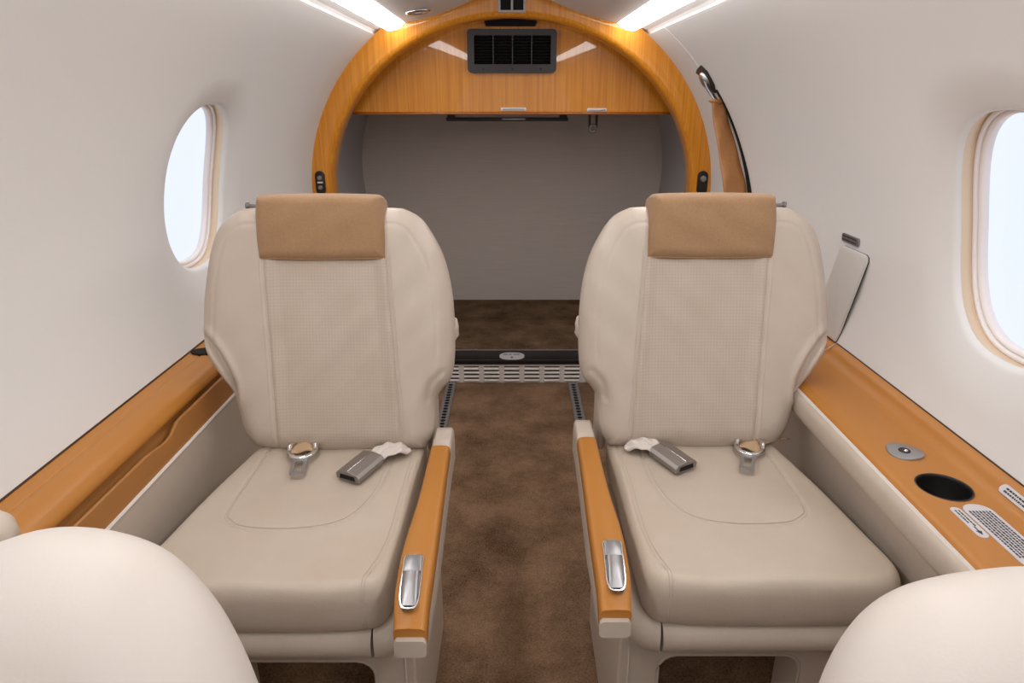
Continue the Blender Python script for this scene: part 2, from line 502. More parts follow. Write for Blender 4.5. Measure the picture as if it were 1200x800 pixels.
# floors and bulkheads
V, F = box_geo((0, (YF + YB) / 2, -0.02), (1.6, YB - YF, 0.04)); struct(obj('floor', V, F, CARPET, smooth=False))
sec = [(x, z) for x, z in WALLP] + [(0.437, 1.36)] + CEILP[::-1]
sec = [(0.62, 0.0)] + sec
full = sec + [(-x, z) for x, z in sec[::-1][1:]]
full.append((0.0, 0.0)); n_ = len(full)
V = [(x * 1.01, YF, z * 1.003) for x, z in full] + [(x * 0.80, YF, 0.02 + z * 0.90) for x, z in full]  # wide opening added behind the camera so daylight fills the cabin
struct(obj('wall_front', V, [(i, (i + 1) % n_, n_ + (i + 1) % n_, n_ + i) for i in range(n_)], WALL, smooth=False))
for sd, nm in ((-1, 'baseboard_left'), (1, 'baseboard_right')):
    struct(strip_surface(nm, [(sd * 0.648, 0.425), (sd * 0.64, 0.25), (sd * 0.62, 0.0)], YF, YB, WALL, 6))

# ------------------------------------------------------------------ cabin lamps
for sd, side in ((-1, 'left'), (1, 'right')):
    t = thing('ceiling_light', 'long bright white ceiling light strip running along the %s side of the ceiling' % side, 'ceiling light', (sd * 0.405, 2.6, 1.36), 'light strips along the ceiling')
    V = []; F = []
    pr = [(0.4365, 1.3575), (0.434, 1.3470), (0.405, 1.3490), (0.380, 1.3640), (0.3725, 1.3735)]
    for i in range(31):
        y = YF + 0.05 + (2.625 - YF - 0.05) * i / 30
        for x, z in pr: V.append((sd * x + drift(y), y, z))
    for i in range(30):
        for j in range(len(pr) - 1): F.append((i * 5 + j, i * 5 + j + 1, (i + 1) * 5 + j + 1, (i + 1) * 5 + j))
    obj('diffuser', V, F, LAMP, t, fix=False)
    mb = MB()
    for x, z in ((0.437, 1.3575), (0.372, 1.374)):
        mb.add(*tube_geo([(sd * x + drift(y), y, z) for y in np.linspace(YF + 0.05, 2.625, 24)], 0.0016, 6))
    mb.obj('edge_trim', VALANCE, t)

t = thing('downlight', 'small round chrome-rimmed downlight in the ceiling left of the wooden arch top', 'downlight', (-0.307, 2.40, 1.386))
nrm = Vector((0.12, 0, -1)).normalized()
t0 = Vector((-0.307, 2.40, 1.3845))
V, F = lathe_geo([(0.024, -0.004), (0.040, -0.002), (0.040, 0.002), (0.033, 0.006), (0.029, 0.004), (0.028, -0.004)], t0, 36, nrm); obj('bezel', V, F, CHROME, t)
V, F = lathe_geo([(0.0285, 0.001), (0.018, -0.001), (0.0005, -0.0015)], t0, 32, nrm); obj('lens', V, F, GREYMETAL, t)
V, F = lathe_geo([(0.010, 0.0), (0.010, 0.004), (0.006, 0.0055), (0.0005, 0.006)], t0, 20, nrm); obj('bulb', V, F, WHITEPL, t)

# ------------------------------------------------------------------ wooden arch partition
AX = -0.012
ARX, ARZ, ACZ = 0.679, 0.605, 0.787
outer = []
for x, z in [(0.745, 0.0), (0.75, 0.3), (0.752, 0.6)] + [(x + 0.006, z) for x, z in WALLP[::3] if z > 0.62] + [(0.45, 1.362), (0.41, 1.375)] + [(x, z + 0.006) for x, z in CEILP[::-1]]:
    outer.append((x, z))
outer = outer + [(-x, z) for x, z in outer[::-1][1:]]
def inner_at(p):
    x, z = p
    if z <= ACZ: return (math.copysign(ARX, x), max(z, 0.0)), (math.copysign(1, x), 0)
    a = math.atan2((z - ACZ) / ARZ, x / ARX)
    q = (ARX * math.cos(a), ACZ + ARZ * math.sin(a)); nx, nz = math.cos(a) / ARX, math.sin(a) / ARZ; l = math.hypot(nx, nz)
    return q, (nx / l, nz / l)
fine = []
for a, b in zip(outer[:-1], outer[1:]):
    for k in range(3): fine.append((a[0] + (b[0] - a[0]) * k / 3, a[1] + (b[1] - a[1]) * k / 3))
fine.append(outer[-1])
n = len(fine); V = []; F = []
def aring(off, y, out=False):
    r = []
    for p in fine:
        if out: r.append((p[0] + AX, y, p[1]))
        else:
            q, nn = inner_at(p); r.append((q[0] + nn[0] * off + AX, y, q[1] + nn[1] * off))
    return r
YA = 2.632
for r in (aring(0, 2.74, True), aring(0, YA, True), aring(0.022, YA), aring(0.012, YA + 0.003), aring(0.004, YA + 0.010), aring(0.0, YA + 0.022), aring(0.0, 2.70), aring(0.004, 2.74)): V += r
for k in range(7):
    for i in range(n - 1): F.append((k * n + i, k * n + i + 1, (k + 1) * n + i + 1, (k + 1) * n + i))
for i in range(n - 1): F.append((7 * n + i, 7 * n + i + 1, i + 1, i))
arch = thing('arch_partition', 'glossy teak arch framing the opening to the baggage area', 'partition', (AX, 2.68, 0))
obj('arch_frame', V, F, WOOD, arch, angle=50)
fy = lambda y: (lambda a, b, h: (a, y - h, b))
# switch pills near the feet of the arch
def pill(cx, cz, w, h, n=8): return rrect(cx, cz, w, h, min(w, h) / 2 - 0.0005, n)
p = obj('switch_panel', *plate_geo(pill(-0.7335, 0.823, 0.037, 0.088), fy(YA + 0.001), 0.006, 0.002), BLACK, arch, angle=40, label='black pill panel with two round knobs')
for z in (0.842, 0.806):
    mb = MB(); mb.add(*lathe_geo([(0.0, 0.0), (0.0085, 0.0), (0.0085, 0.006), (0.007, 0.008), (0.0005, 0.0085)], (-0.7335, YA - 0.004, z), 20, Vector((0, -1, 0))))
    mb.add(*box_geo((-0.7325, YA - 0.0125, z + 0.001), (0.002, 0.002, 0.012), 0.0005, Matrix.Rotation(0.6, 3, 'Y')))
    mb.obj('knob', STEEL, p)
obj('status_plate', *box_geo((-0.7335, YA - 0.0055, 0.8245), (0.020, 0.003, 0.006), 0.001), WHITEPL, p)
p = obj('switch_panel', *plate_geo(pill(0.7095, 0.823, 0.039, 0.088), fy(YA + 0.001), 0.006, 0.002), BLACK, arch, angle=40, label='black pill panel with one round grey button')
obj('button', *lathe_geo([(0.0, 0.0), (0.0115, 0.0), (0.0115, 0.004), (0.009, 0.0055), (0.0005, 0.0055)], (0.711, YA - 0.004, 0.838), 24, Vector((0, -1, 0))), GREYMETAL, p)
# little air outlet in the crown of the arch
vb = obj('air_outlet', *ring_plate_geo(rrect(-0.009, 1.434, 0.094, 0.056, 0.004), rrect(-0.009, 1.434, 0.080, 0.042, 0.002), fy(YA + 0.001), 0.007), ALU, arch, smooth=False, label='silver framed twin air outlet')
obj('backing', *box_geo((-0.009, YA - 0.001, 1.434), (0.086, 0.004, 0.046)), VOID, vb, smooth=False)
obj('divider', *box_geo((-0.009, YA - 0.004, 1.434), (0.008, 0.006, 0.044), 0.001), ALU, vb, smooth=False)

# ------------------------------------------------------------------ overhead cabinet inside the arch
YC = 2.80
cab = thing('overhead_cabinet', 'glossy teak overhead cabinet with a black louvred grille inside the arch', 'cabinet', (AX, 3.0, 1.066))
half = [(0.715, 1.072)] + [(0.742 * math.cos(a), 0.787 + 0.742 * math.sin(a) * 0.93) for a in np.linspace(math.asin(0.285 / 0.742) + 0.04, PI / 2, 20)]
prof = half + [(-x, z) for x, z in half[::-1][1:]]
prof = [(x + AX, z) for x, z in prof]
ft = lambda a, b, h: (a, YC + 0.02 - h - (b - 1.07) * 0.012, b)
obj('door_panel', *plate_geo(prof, ft, 0.02, 0.003), WOOD, cab, smooth=False)
obj('body', *plate_geo([(x * 0.99, z) for x, z in prof], fy(3.25), 0.43), WOOD_EDGE, cab, smooth=False)
obj('bottom_rail', *box_geo((AX, YC + 0.012, 1.068), (1.43, 0.03, 0.010), 0.003), WOOD_EDGE, cab)
for cx, w in ((-0.004, 0.098), (0.320, 0.076)):
    l = obj('latch', *plate_geo(rrect(cx, 1.0835 if cx < 0.1 else 1.081, w, 0.013, 0.003), fy(YC), 0.005, 0.0015), WHITEPL, cab, angle=40, label='small pale push latch')
    obj('latch_button', *box_geo((cx, YC - 0.005, 1.083 if cx < 0.1 else 1.0805), (w * 0.86, 0.003, 0.007), 0.001), ALU, l)
YG = YC - 0.0062
g = obj('vent_grille', *ring_plate_geo(rrect(-0.010, 1.290, 0.335, 0.152, 0.016), rrect(-0.008, 1.294, 0.287, 0.100, 0.003), fy(YG), 0.022), CHARCOAL, cab, angle=40, label='black louvred grille')
obj('backing', *box_geo((-0.008, YG - 0.001, 1.294), (0.292, 0.003, 0.106)), VOID, g, smooth=False)
mb = MB()
for k in range(9):
    mb.add(*box_geo((-0.008, YG - 0.010, 1.2505 + k * 0.0108), (0.284, 0.012, 0.0022), 0, Matrix.Rotation(0.55, 3, 'X')))
mb.obj('louvre', BLACK, g, smooth=False)
for x in (-0.080, -0.008, 0.064): obj('divider', *box_geo((x, YG - 0.014, 1.294), (0.004, 0.010, 0.101)), CHARCOAL, g, smooth=False)
for x in (-0.118, -0.008, 0.098): obj('screw', *lathe_geo([(0.0, 0), (0.0035, 0), (0.0035, 0.002), (0.0005, 0.0025)], (x, YG - 0.0215, 1.2275), 12, Vector((0, -1, 0))), BLACK, g)
obj('upper_slot', *plate_geo([(-0.107, 1.376), (0.078, 1.376), (0.092, 1.425), (-0.122, 1.425)], fy(YG + 0.001), 0.006), VOID, cab, smooth=False, label='black slot above the grille')

rail = thing('hanging_rail', 'dark hanging rail under the overhead cabinet', 'rail', (-0.02, 2.95, 1.04))
mb = MB(); mb.add(*box_geo((-0.03, 2.95, 1.042), (0.50, 0.03, 0.014), 0.003)); mb.obj('bar', BLACK, rail)
for x in (-0.26, 0.20): obj('bracket', *box_geo((x, 2.95, 1.054), (0.03, 0.03, 0.016), 0.003), BLACK, rail)
obj('status_plate', *box_geo((-0.004, 2.933, 1.043), (0.095, 0.004, 0.006), 0.001), ALU, rail, label='pale metal strip')
hk = thing('cargo_hook', 'small dark metal hook hanging under the right end of the cabinet', 'hook', (0.323, 2.95, 1.02))
mb = MB()
for x in (0.309, 0.337): mb.add(*tube_geo([(x, 2.95, 1.062), (x, 2.95, 1.012)], 0.0050, 8))
mb.obj('hanger', CHARCOAL, hk)
V, F = tube_geo([(0.323 + 0.014 * math.cos(a), 2.95, 1.006 + 0.014 * math.sin(a)) for a in [2 * PI * k / 18 for k in range(18)]], 0.0058, 8, True); obj('ring', V, F, GREYMETAL, hk)

# ------------------------------------------------------------------ baggage area
BZ = 0.105; YW = 3.52
struct(obj('floor_baggage', *box_geo((AX, (2.745 + YW) / 2, BZ - 0.02), (1.5, YW - 2.745, 0.04)), CARPET_D, smooth=False))
half = [(0.715, BZ)] + [(0.752 * math.cos(a), 0.787 + 0.752 * math.sin(a)) for a in np.linspace(-0.30, PI / 2, 26)]
sec = [(x + AX, z) for x, z in half] + [(-x + AX, z) for x, z in half[::-1][1:]]
V = [(x, YW, z) for x, z in sec]; struct(obj('wall_back', V, [tuple(range(len(V)))], BAGWALL, smooth=False))
for sd, nm in ((1, 'wall_baggage_right'), (-1, 'wall_baggage_left')):
    V = []; F = []
    for i in range(5):
        y = 2.70 + (YW - 2.70) * i / 4
        for x, z in half: V.append((sd * x + AX, y, z))
    m_ = len(half)
    for i in range(4):
        for j in range(m_ - 1): F.append((i * m_ + j, i * m_ + j + 1, (i + 1) * m_ + j + 1, (i + 1) * m_ + j))
    struct(obj(nm, V, F, BAGSIDE, fix=False))

sill = thing('door_sill', 'black sill plate with a small white placard across the baggage opening', 'sill', (AX, 2.69, 0.085))
obj('plate', *box_geo((AX, 2.688, 0.0955), (1.35, 0.116, 0.021), 0.002), BLACK, sill)
obj('edge_strip', *box_geo((AX, 2.741, 0.1075), (1.35, 0.010, 0.005), 0.001), GREYMETAL, sill)
for x in (-0.166, -0.012, 0.142):
    obj('screw', *lathe_geo([(0.006, 0), (0.006, 0.002), (0.0005, 0.003)], (x, 2.748, 0.1075), 12), CHROME, sill)
fz = lambda z: (lambda a, b, h: (a, b, z + h))
pc = obj('placard', *plate_geo(rrect(-0.011, 2.673, 0.104, 0.084, 0.038, 8), fz(0.1055), 0.0016), LABELM, sill, smooth=False, label='white rounded placard with a line of small print and an arrow')
mb = MB()
for x0, w in ((-0.042, 0.022), (-0.018, 0.012), (0.0, 0.018), (0.017, 0.010)): mb.add(*box_geo((x0 + w / 2 - 0.006, 2.690, 0.1074), (w * 0.85, 0.006, 0.0006)))
mb.add(*plate_geo([(-0.013, 2.668), (-0.009, 2.668), (-0.009, 2.655), (-0.005, 2.655), (-0.011, 2.643), (-0.017, 2.655), (-0.013, 2.655)], fz(0.1071), 0.0006))
mb.obj('print', INK, pc, smooth=False)

kg = thing('kick_grille', 'silver kick grille with rows of short louvres below the black sill', 'grille', (AX, 2.64, 0.0))
obj('panel', *box_geo((AX, 2.648, 0.043), (1.35, 0.02, 0.086), 0.001), SILVERPL, kg, smooth=False)
mb = MB(); ml = MB()
for c in range(-8, 9):
    for r in range(4):
        x = AX + c * 0.0838; z = 0.0155 + r * 0.0172
        mb.add(*box_geo((x, 2.6375, z + 0.0042), (0.062, 0.002, 0.0050)))
        ml.add(*box_geo((x, 2.6345, z - 0.002), (0.063, 0.011, 0.0050), 0.001, Matrix.Rotation(0.6, 3, 'X'), 1))
mb.obj('slot', VOID, kg, smooth=False); ml.obj('louvre', WHITEPL, kg, smooth=False)

# seat tracks let into the carpet
for cx, side in ((-0.264, 'left'), (0.243, 'right')):
    t = thing('seat_track', 'grey metal seat track in the carpet along the %s side of the aisle' % side, 'seat track', (cx, 1.3, 0.0), 'seat tracks in the aisle carpet')
    mb = MB(); mb.add(*box_geo((cx, 0.45, 0.003), (0.040, 4.36, 0.006), 0.001))
    for s_ in (-1, 1): mb.add(*box_geo((cx + s_ * 0.016, 0.45, 0.0075), (0.005, 4.36, 0.005), 0.001))
    mb.obj('rail', TRACK, t, smooth=False)
    mb = MB()
    for k in range(60):
        y = 2.60 - k * 0.0254
        mb.add(*lathe_geo([(0.009, 0.0), (0.009, 0.0012), (0.0005, 0.0012)], (cx, y, 0.0060), 10))
    mb.obj('lock_holes', VOID, t, smooth=False)

# ------------------------------------------------------------------ side ledges
LY0, LY1 = YF + 0.02, 2.60
def sweep_closed(prof, y0, y1, ny=1, fn=None):
    V = []; F = []; n = len(prof)
    for i in range(ny + 1):
        y = y0 + (y1 - y0) * i / ny
        for x, z in (fn(y) if fn else prof): V.append((x, y, z))
    for i in range(ny):
        for j in range(n):
            k = (j + 1) % n; F.append((i * n + j, i * n + k, (i + 1) * n + k, (i + 1) * n + j))
    F.append(tuple(range(n))[::-1]); F.append(tuple(ny * n + j for j in range(n)))
    return V, F

LR = thing('side_ledge', 'caramel leather side ledge with cup holder and placards under the right wall', 'ledge', (0.65, 0.5, 0.5))
topp = spline([(0.580, 0.5665), (0.584, 0.5725), (0.593, 0.5765), (0.606, 0.5778), (0.66, 0.5765), (0.684, 0.5765), (0.697, 0.5795), (0.708, 0.5875), (0.717, 0.5970), (0.7285, 0.6045)], 4)
topp = topp + [(0.7185, 0.56), (0.70, 0.54), (0.580, 0.54)]
V, F = sweep_closed(topp, LY0, LY1)
top = obj('ledge_top', V, F, ORANGE, LR, angle=40)
CUP = (0.646, 0.893)
V, F = lathe_geo([(0.0005, -0.09), (0.0375, -0.09), (0.0375, 0.05), (0.0005, 0.05)], (CUP[0], CUP[1], 0.58), 48)
cut = obj('cutter', V, F, VOID)
bpy.context.view_layer.update()
md = top.modifiers.new('hole', 'BOOLEAN'); md.operation = 'DIFFERENCE'; md.solver = 'EXACT'; md.object = cut
dg = bpy.context.evaluated_depsgraph_get(); nm = bpy.data.meshes.new_from_object(top.evaluated_get(dg))
top.modifiers.clear(); top.data = nm
nm.polygons.foreach_set('use_smooth', [True] * len(nm.polygons)); nm.set_sharp_from_angle(angle=math.radians(30))
bpy.data.objects.remove(cut)
V, F = lathe_geo([(0.0395, 0.0006), (0.0378, 0.0012), (0.0368, 0.0), (0.0362, -0.004), (0.036, -0.062), (0.030, -0.066), (0.0005, -0.066)], (CUP[0], CUP[1], 0.5771), 48)
cupo = obj('cup_holder', V, F, BLACK, LR, label='black round cup holder')
obj('liner_ring', *tube_geo([(CUP[0] + 0.030 * math.cos(a), CUP[1] + 0.030 * math.sin(a), 0.517) for a in np.linspace(0, 2 * PI, 40)[:-1]], 0.002, 8, True), CHARCOAL, cupo)
# silver disc with black socket
dp = [(0.643 + 0.0285 * math.cos(a) * (1 + 0.06 * math.cos(3 * a + 0.8)), 0.999 + 0.0285 * math.sin(a) * (1 + 0.06 * math.cos(3 * a + 0.8))) for a in [2 * PI * k / 40 for k in range(40)]]
disc = obj('control_disc', *plate_geo(dp, fz(0.5770), 0.0035, 0.0018), ALU, LR, angle=40, label='rounded silver control disc with a black socket')
obj('socket', *lathe_geo([(0.0095, 0.0), (0.0090, 0.0012), (0.0075, 0.0006), (0.0005, 0.0004)], (0.643, 0.999, 0.5804), 24), BLACK, disc)
obj('socket_pin', *lathe_geo([(0.0035, 0.0), (0.0032, 0.002), (0.0005, 0.003)], (0.6445, 0.9975, 0.5808), 14), CHROME, disc)
# metal trim and rolled cream rail below it, then the recessed side panel
V, F = sweep_closed([(0.5775, 0.5645), (0.5795, 0.5690), (0.5815, 0.5685), (0.582, 0.5635)], LY0, LY1); obj('trim_strip', V, F, WHITEPL, LR, smooth=False)
V, F = sweep_closed(spline([(0.582, 0.5655), (0.5755, 0.563), (0.5705, 0.556), (0.5685, 0.545), (0.5695, 0.530), (0.5735, 0.520), (0.582, 0.515)], 4) + [(0.605, 0.515), (0.605, 0.5655)], LY0, LY1)
obj('rail', V, F, LEATHER, LR, angle=50, label='rolled cream leather rail')
V, F = sweep_closed([(0.606, 0.520), (0.628, 0.001), (0.66, 0.001), (0.66, 0.520)], LY0, LY1); obj('side_panel', V, F, LEATHER, LR, smooth=False)

def ledge_pt(cx, cy, ang, z0, tilt=0.0):
    ca, sa = math.cos(ang), math.sin(ang)
    return lambda a, b, h: (cx + a * ca - b * sa, cy + a * sa + b * ca, z0 + h + (a * ca - b * sa) * tilt)
def printed_rows(fr, rows, length, pitch, seed, h0, thick=0.0021, start=0.0):
    rnd = random.Random(seed); mb = MB()
    for r in range(rows):
        x = -length / 2 + start; b = ((rows - 1) / 2 - r) * pitch
        end = length / 2 - rnd.uniform(0, 0.012)
        while x < end:
            w = rnd.choice((0.0022, 0.0034, 0.0048, 0.0062)); w = min(w, end - x)
            mb.add(*plate_geo([(x, b - thick / 2), (x + w, b - thick / 2), (x + w, b + thick / 2), (x, b + thick / 2)], lambda a, bb, h: fr(a, bb, h0 + h), 0.0003))
            x += w + 0.0014
    return mb
fr = ledge_pt(0.6575, 0.772, -PI / 2, 0.5772)
p = obj('placard', *plate_geo(rrect(0, 0, 0.148, 0.041, 0.019, 8), fr, 0.0010), LABELM, LR, smooth=False, label='larger white placard with rows of small print beside the cup holder')
printed_rows(fr, 7, 0.112, 0.0047, 3, 0.0011, 0.0024).obj('print', INK, p, smooth=False)
fr2 = ledge_pt(0.6265, 0.802, -PI / 2, 0.5772)
p = obj('placard', *plate_geo(rrect(0, 0, 0.072, 0.0155, 0.0075, 8), fr2, 0.0010), LABELM, LR, smooth=False, label='small white placard with a black arrow')
mb = printed_rows(fr2, 2, 0.060, 0.0050, 5, 0.0011, 0.0022)
mb = MB()
for r, (b, e) in enumerate(((0.0028, 0.010), (-0.0022, 0.008))):
    x = -0.028
    for w in (0.004, 0.006, 0.003, 0.007, 0.004, 0.006):
        if x + w > e: break
        mb.add(*plate_geo([(x, b - 0.001), (x + w, b - 0.001), (x + w, b + 0.001), (x, b + 0.001)], lambda a, bb, h: fr2(a, bb, 0.0011 + h), 0.0003)); x += w + 0.0016
mb.add(*plate_geo([(0.011, 0.0009), (0.021, 0.0009), (0.021, 0.0038), (0.030, 0.0), (0.021, -0.0038), (0.021, -0.0009), (0.011, -0.0009)], lambda a, bb, h: fr2(a, bb, 0.0011 + h), 0.0003))
mb.obj('print', INK, p, smooth=False)
def frb(a, b, h):          # on the raised back of the ledge
    c, s_ = math.cos(0.80), math.sin(0.80)
    return (0.7125 + b * c - h * s_, 0.820 - a, 0.5930 + b * s_ + h * c)
p = obj('placard', *plate_geo(rrect(0, 0, 0.098, 0.0150, 0.0074, 8), frb, 0.0014), LABELM, LR, smooth=False, label='narrow placard with two lines of print on the raised back edge')
printed_rows(frb, 2, 0.078, 0.0050, 9, 0.0015, 0.0026).obj('print', INK, p, smooth=False)

LL = thing('side_ledge', 'caramel leather side ledge with a wavy edged map pocket under the left wall', 'ledge', (-0.65, 0.5, 0.5))
tl = [(-0.726, 0.592), (-0.715, 0.5905), (-0.702, 0.5905), (-0.6985, 0.5885), (-0.695, 0.5905), (-0.685, 0.5915), (-0.670, 0.5885), (-0.656, 0.5815), (-0.648, 0.573), (-0.645, 0.5645), (-0.647, 0.557), (-0.654, 0.553)]
tl = spline(tl, 4) + [(-0.717, 0.556)]
V, F = sweep_closed(tl, LY0, LY1); obj('ledge_top', V, F, ORANGE, LL, angle=50)
V, F = sweep_closed([(-0.717, 0.5545), (-0.652, 0.5545), (-0.646, 0.535), (-0.646, 0.48), (-0.67, 0.45)], LY0, LY1); obj('pocket_lining', V, F, BROWNO, LL, smooth=False)
def pocket(y):
    k = float(sstep(1.108, 1.160, y)); dip = -0.0075 * float(sstep(1.03, 1.10, y)) * (1 - k)
    tx, tz = -0.6320 - 0.0005 * k, 0.5512 + 0.0090 * k + dip
    return [(tx - 0.003, tz - 0.0012), (tx, tz), (tx + 0.0028, tz - 0.002), (-0.6215, 0.5115), (-0.6215, 0.5065), (-0.632, 0.5065)]
V, F = sweep_closed(pocket(0), LY0, LY1, 260, pocket); obj('map_pocket', V, F, BROWNO, LL, angle=40, label='brown pocket face with a wavy top edge')
V, F = sweep_closed([(-0.6180, 0.5085), (-0.6195, 0.5125), (-0.623, 0.5120), (-0.623, 0.5060)], LY0, LY1); obj('trim_strip', V, F, WHITEPL, LL, smooth=False)
V, F = sweep_closed([(-0.6195, 0.5075), (-0.6195, 0.30), (-0.622, 0.001), (-0.66, 0.001), (-0.655, 0.30), (-0.655, 0.5075)], LY0, LY1); obj('side_panel', V, F, LEATHER, LL, smooth=False, label='plain cream leather side panel')
sl = [(-0.690 + 0.034 * math.cos(a), 1.432 + 0.021 * math.sin(a)) for a in [2 * PI * k / 28 for k in range(28)]]
obj('latch_recess', *plate_geo(sl, fz(0.5885), 0.006), VOID, LL, smooth=False, label='dark oval recess in the ledge top')

obj('dark_gap_line', *tube_geo([(0.7290, LY0, 0.6050), (0.7290, 1.4, 0.6050), (0.7290 + drift(LY1), LY1, 0.6050)], 0.0014, 6), GAP_SHADE, LR, smooth=False, label='painted dark shadow line along the wall')  # dark strips put in as the shadow line where each ledge meets the wall
obj('dark_gap_line', *tube_geo([(-0.7265, LY0, 0.5925), (-0.7265, 1.4, 0.5925), (-0.7265, LY1, 0.5925)], 0.0024, 6), GAP_SHADE, LL, smooth=False, label='painted dark shadow line along the wall')

# fold-away table lid and its plate on the right wall
tb = thing('table_lid', 'cream lid of the fold-away table against the right wall behind the seat', 'table', (0.745, 1.49, 0.60))
def wall_fr(a, b, h): return (wall_x(b) - h + drift(a), a, b)
quad = [(1.575, 0.610), (1.548, 0.800), (1.543, 0.808), (1.533, 0.811), (1.436, 0.811), (1.426, 0.807), (1.424, 0.798), (1.452, 0.630), (1.455, 0.608)]
def rings_plate(q, h, bev): return plate_geo(q, wall_fr, h, bev)
obj('lid', *rings_plate(quad, 0.008, 0.003), LIDM, tb, angle=25)
c = (sum(p[0] for p in quad) / len(quad), sum(p[1] for p in quad) / len(quad))
gq = [(c[0] + (a - c[0]) * 1.014, c[1] + (b - c[1]) * 1.006) for a, b in quad]
obj('dark_gap_line', *plate_geo(gq, wall_fr, 0.002), CHARCOAL, tb, smooth=False, label='dark seal around the lid')
pq = rrect(1.512, 0.829, 0.078, 0.019, 0.006, 4)
nmp = thing('placard', 'tiny silver placard on the right wall just above the cream table lid', 'placard', (0.745, 1.512, 0.829))
pp = obj('plate', *plate_geo(pq, wall_fr, 0.004, 0.001), GREYMETAL, nmp, smooth=False)
mb = MB()
for b in (0.833, 0.8255):
    x = 1.545
    for w in (0.010, 0.006, 0.012, 0.008, 0.010, 0.006):
        mb.add(*plate_geo([(x - w, b - 0.0015), (x, b - 0.0015), (x, b + 0.0015), (x - w, b + 0.0015)], lambda a, bb, h: wall_fr(a, bb, 0.004 + h), 0.0005)); x -= w + 0.002
mb.obj('print', INK, nmp, smooth=False)
# seam from the lid down across the ledge
V, F = tube_geo([(0.728, 1.452, 0.605), (0.715, 1.447, 0.598), (0.700, 1.447, 0.589), (0.680, 1.453, 0.5825), (0.655, 1.468, 0.5812)], 0.0012, 6); obj('seam', V, F, THREAD, LR)

# shoulder belt in its tan sleeve on the right wall
sb = thing('shoulder_belt', 'tan leather sleeved shoulder belt hanging from a metal anchor on the right wall', 'seat belt', (0.68, 2.25, 0.6))
rows = spline([(1.122, 0.630, 0.671, 2.300), (1.05, 0.640, 0.698, 2.285), (0.95, 0.655, 0.724, 2.240), (0.86, 0.664, 0.744, 2.200), (0.75, 0.672, 0.746, 2.160), (0.64, 0.672, 0.715, 2.130)], 6)
V = []; F = []; n = 18; K = len(rows)
for k_, (z, xl, xr, y) in enumerate(rows):
    for j in range(n):
        a = 2 * PI * j / n; ca, sa = math.cos(a), math.sin(a); u_ = math.copysign(abs(ca) ** 0.7, ca)
        V.append(((xl + xr) / 2 + (xr - xl) / 2 * u_ + drift(y), y + 0.011 * math.copysign(abs(sa) ** 0.8, sa) + 0.012 * u_ + 0.003 * math.sin(k_ * 0.8 + 3 * u_), z))
for i in range(K - 1):
    for j in range(n): F.append((i * n + j, i * n + (j + 1) % n, (i + 1) * n + (j + 1) % n, (i + 1) * n + j))
F += [tuple(range(n))[::-1], tuple((K - 1) * n + j for j in range(n))]
obj('sleeve', V, F, STRAPL, sb)
obj('sleeve_band', *tube_geo([(0.6485 + drift(2.3) + 0.0215 * math.cos(a), 2.299 + 0.0155 * math.sin(a) + 0.012 * math.cos(a), 1.114 - 0.003 * math.cos(a)) for a in [2 * PI * k / 24 for k in range(24)]], 0.0045, 8, True), STRAPL, sb)
ax = wall_x(1.19)
mb = MB()
mb.add(*tube_geo([(ax - 0.020, 2.335, 1.190), (ax - 0.005, 2.325, 1.155), (0.645, 2.302, 1.112)], 0.012, 12, ry=0.006))
mb.obj('bracket', ALU, sb)
nrm = Vector((-0.86, 0, -0.5)).normalized()
obj('bolt', *lathe_geo([(0.026, -0.004), (0.026, 0.012), (0.020, 0.018), (0.0005, 0.020)], (ax - 0.006, 2.343, 1.184), 24, nrm), ALU, sb)
obj('anchor_plate', *plate_geo([(2.298, 1.165), (2.292, 1.205), (2.315, 1.222), (2.385, 1.212), (2.420, 1.203), (2.388, 1.188), (2.365, 1.152), (2.33, 1.14)], lambda a, b, h: (wall_x(b) - h + drift(a), a, b), 0.006, 0.002), CHARCOAL, sb, angle=40, label='dark grey anchor plate')
V = []; F = []; sp = spline([(2.308, 1.150, 0.012), (2.285, 1.08, 0.011), (2.252, 0.98, 0.012), (2.208, 0.88, 0.017), (2.162, 0.78, 0.022), (2.130, 0.70, 0.016)], 6)
for y, z, w_ in sp: V += [(wall_x(z) - 0.001 + drift(y), y - w_, z), (wall_x(z) - 0.0025 + drift(y), y - w_, z), (wall_x(z) - 0.0025 + drift(y), y + w_, z), (wall_x(z) - 0.001 + drift(y), y + w_, z)]
for i in range(len(sp) - 1):
    for j in range(4): F.append((i * 4 + j, i * 4 + (j + 1) % 4, (i + 1) * 4 + (j + 1) % 4, (i + 1) * 4 + j))
obj('wall_slot', V, F, VOID, sb, smooth=False, label='dark slot in the wall beside the sleeve')

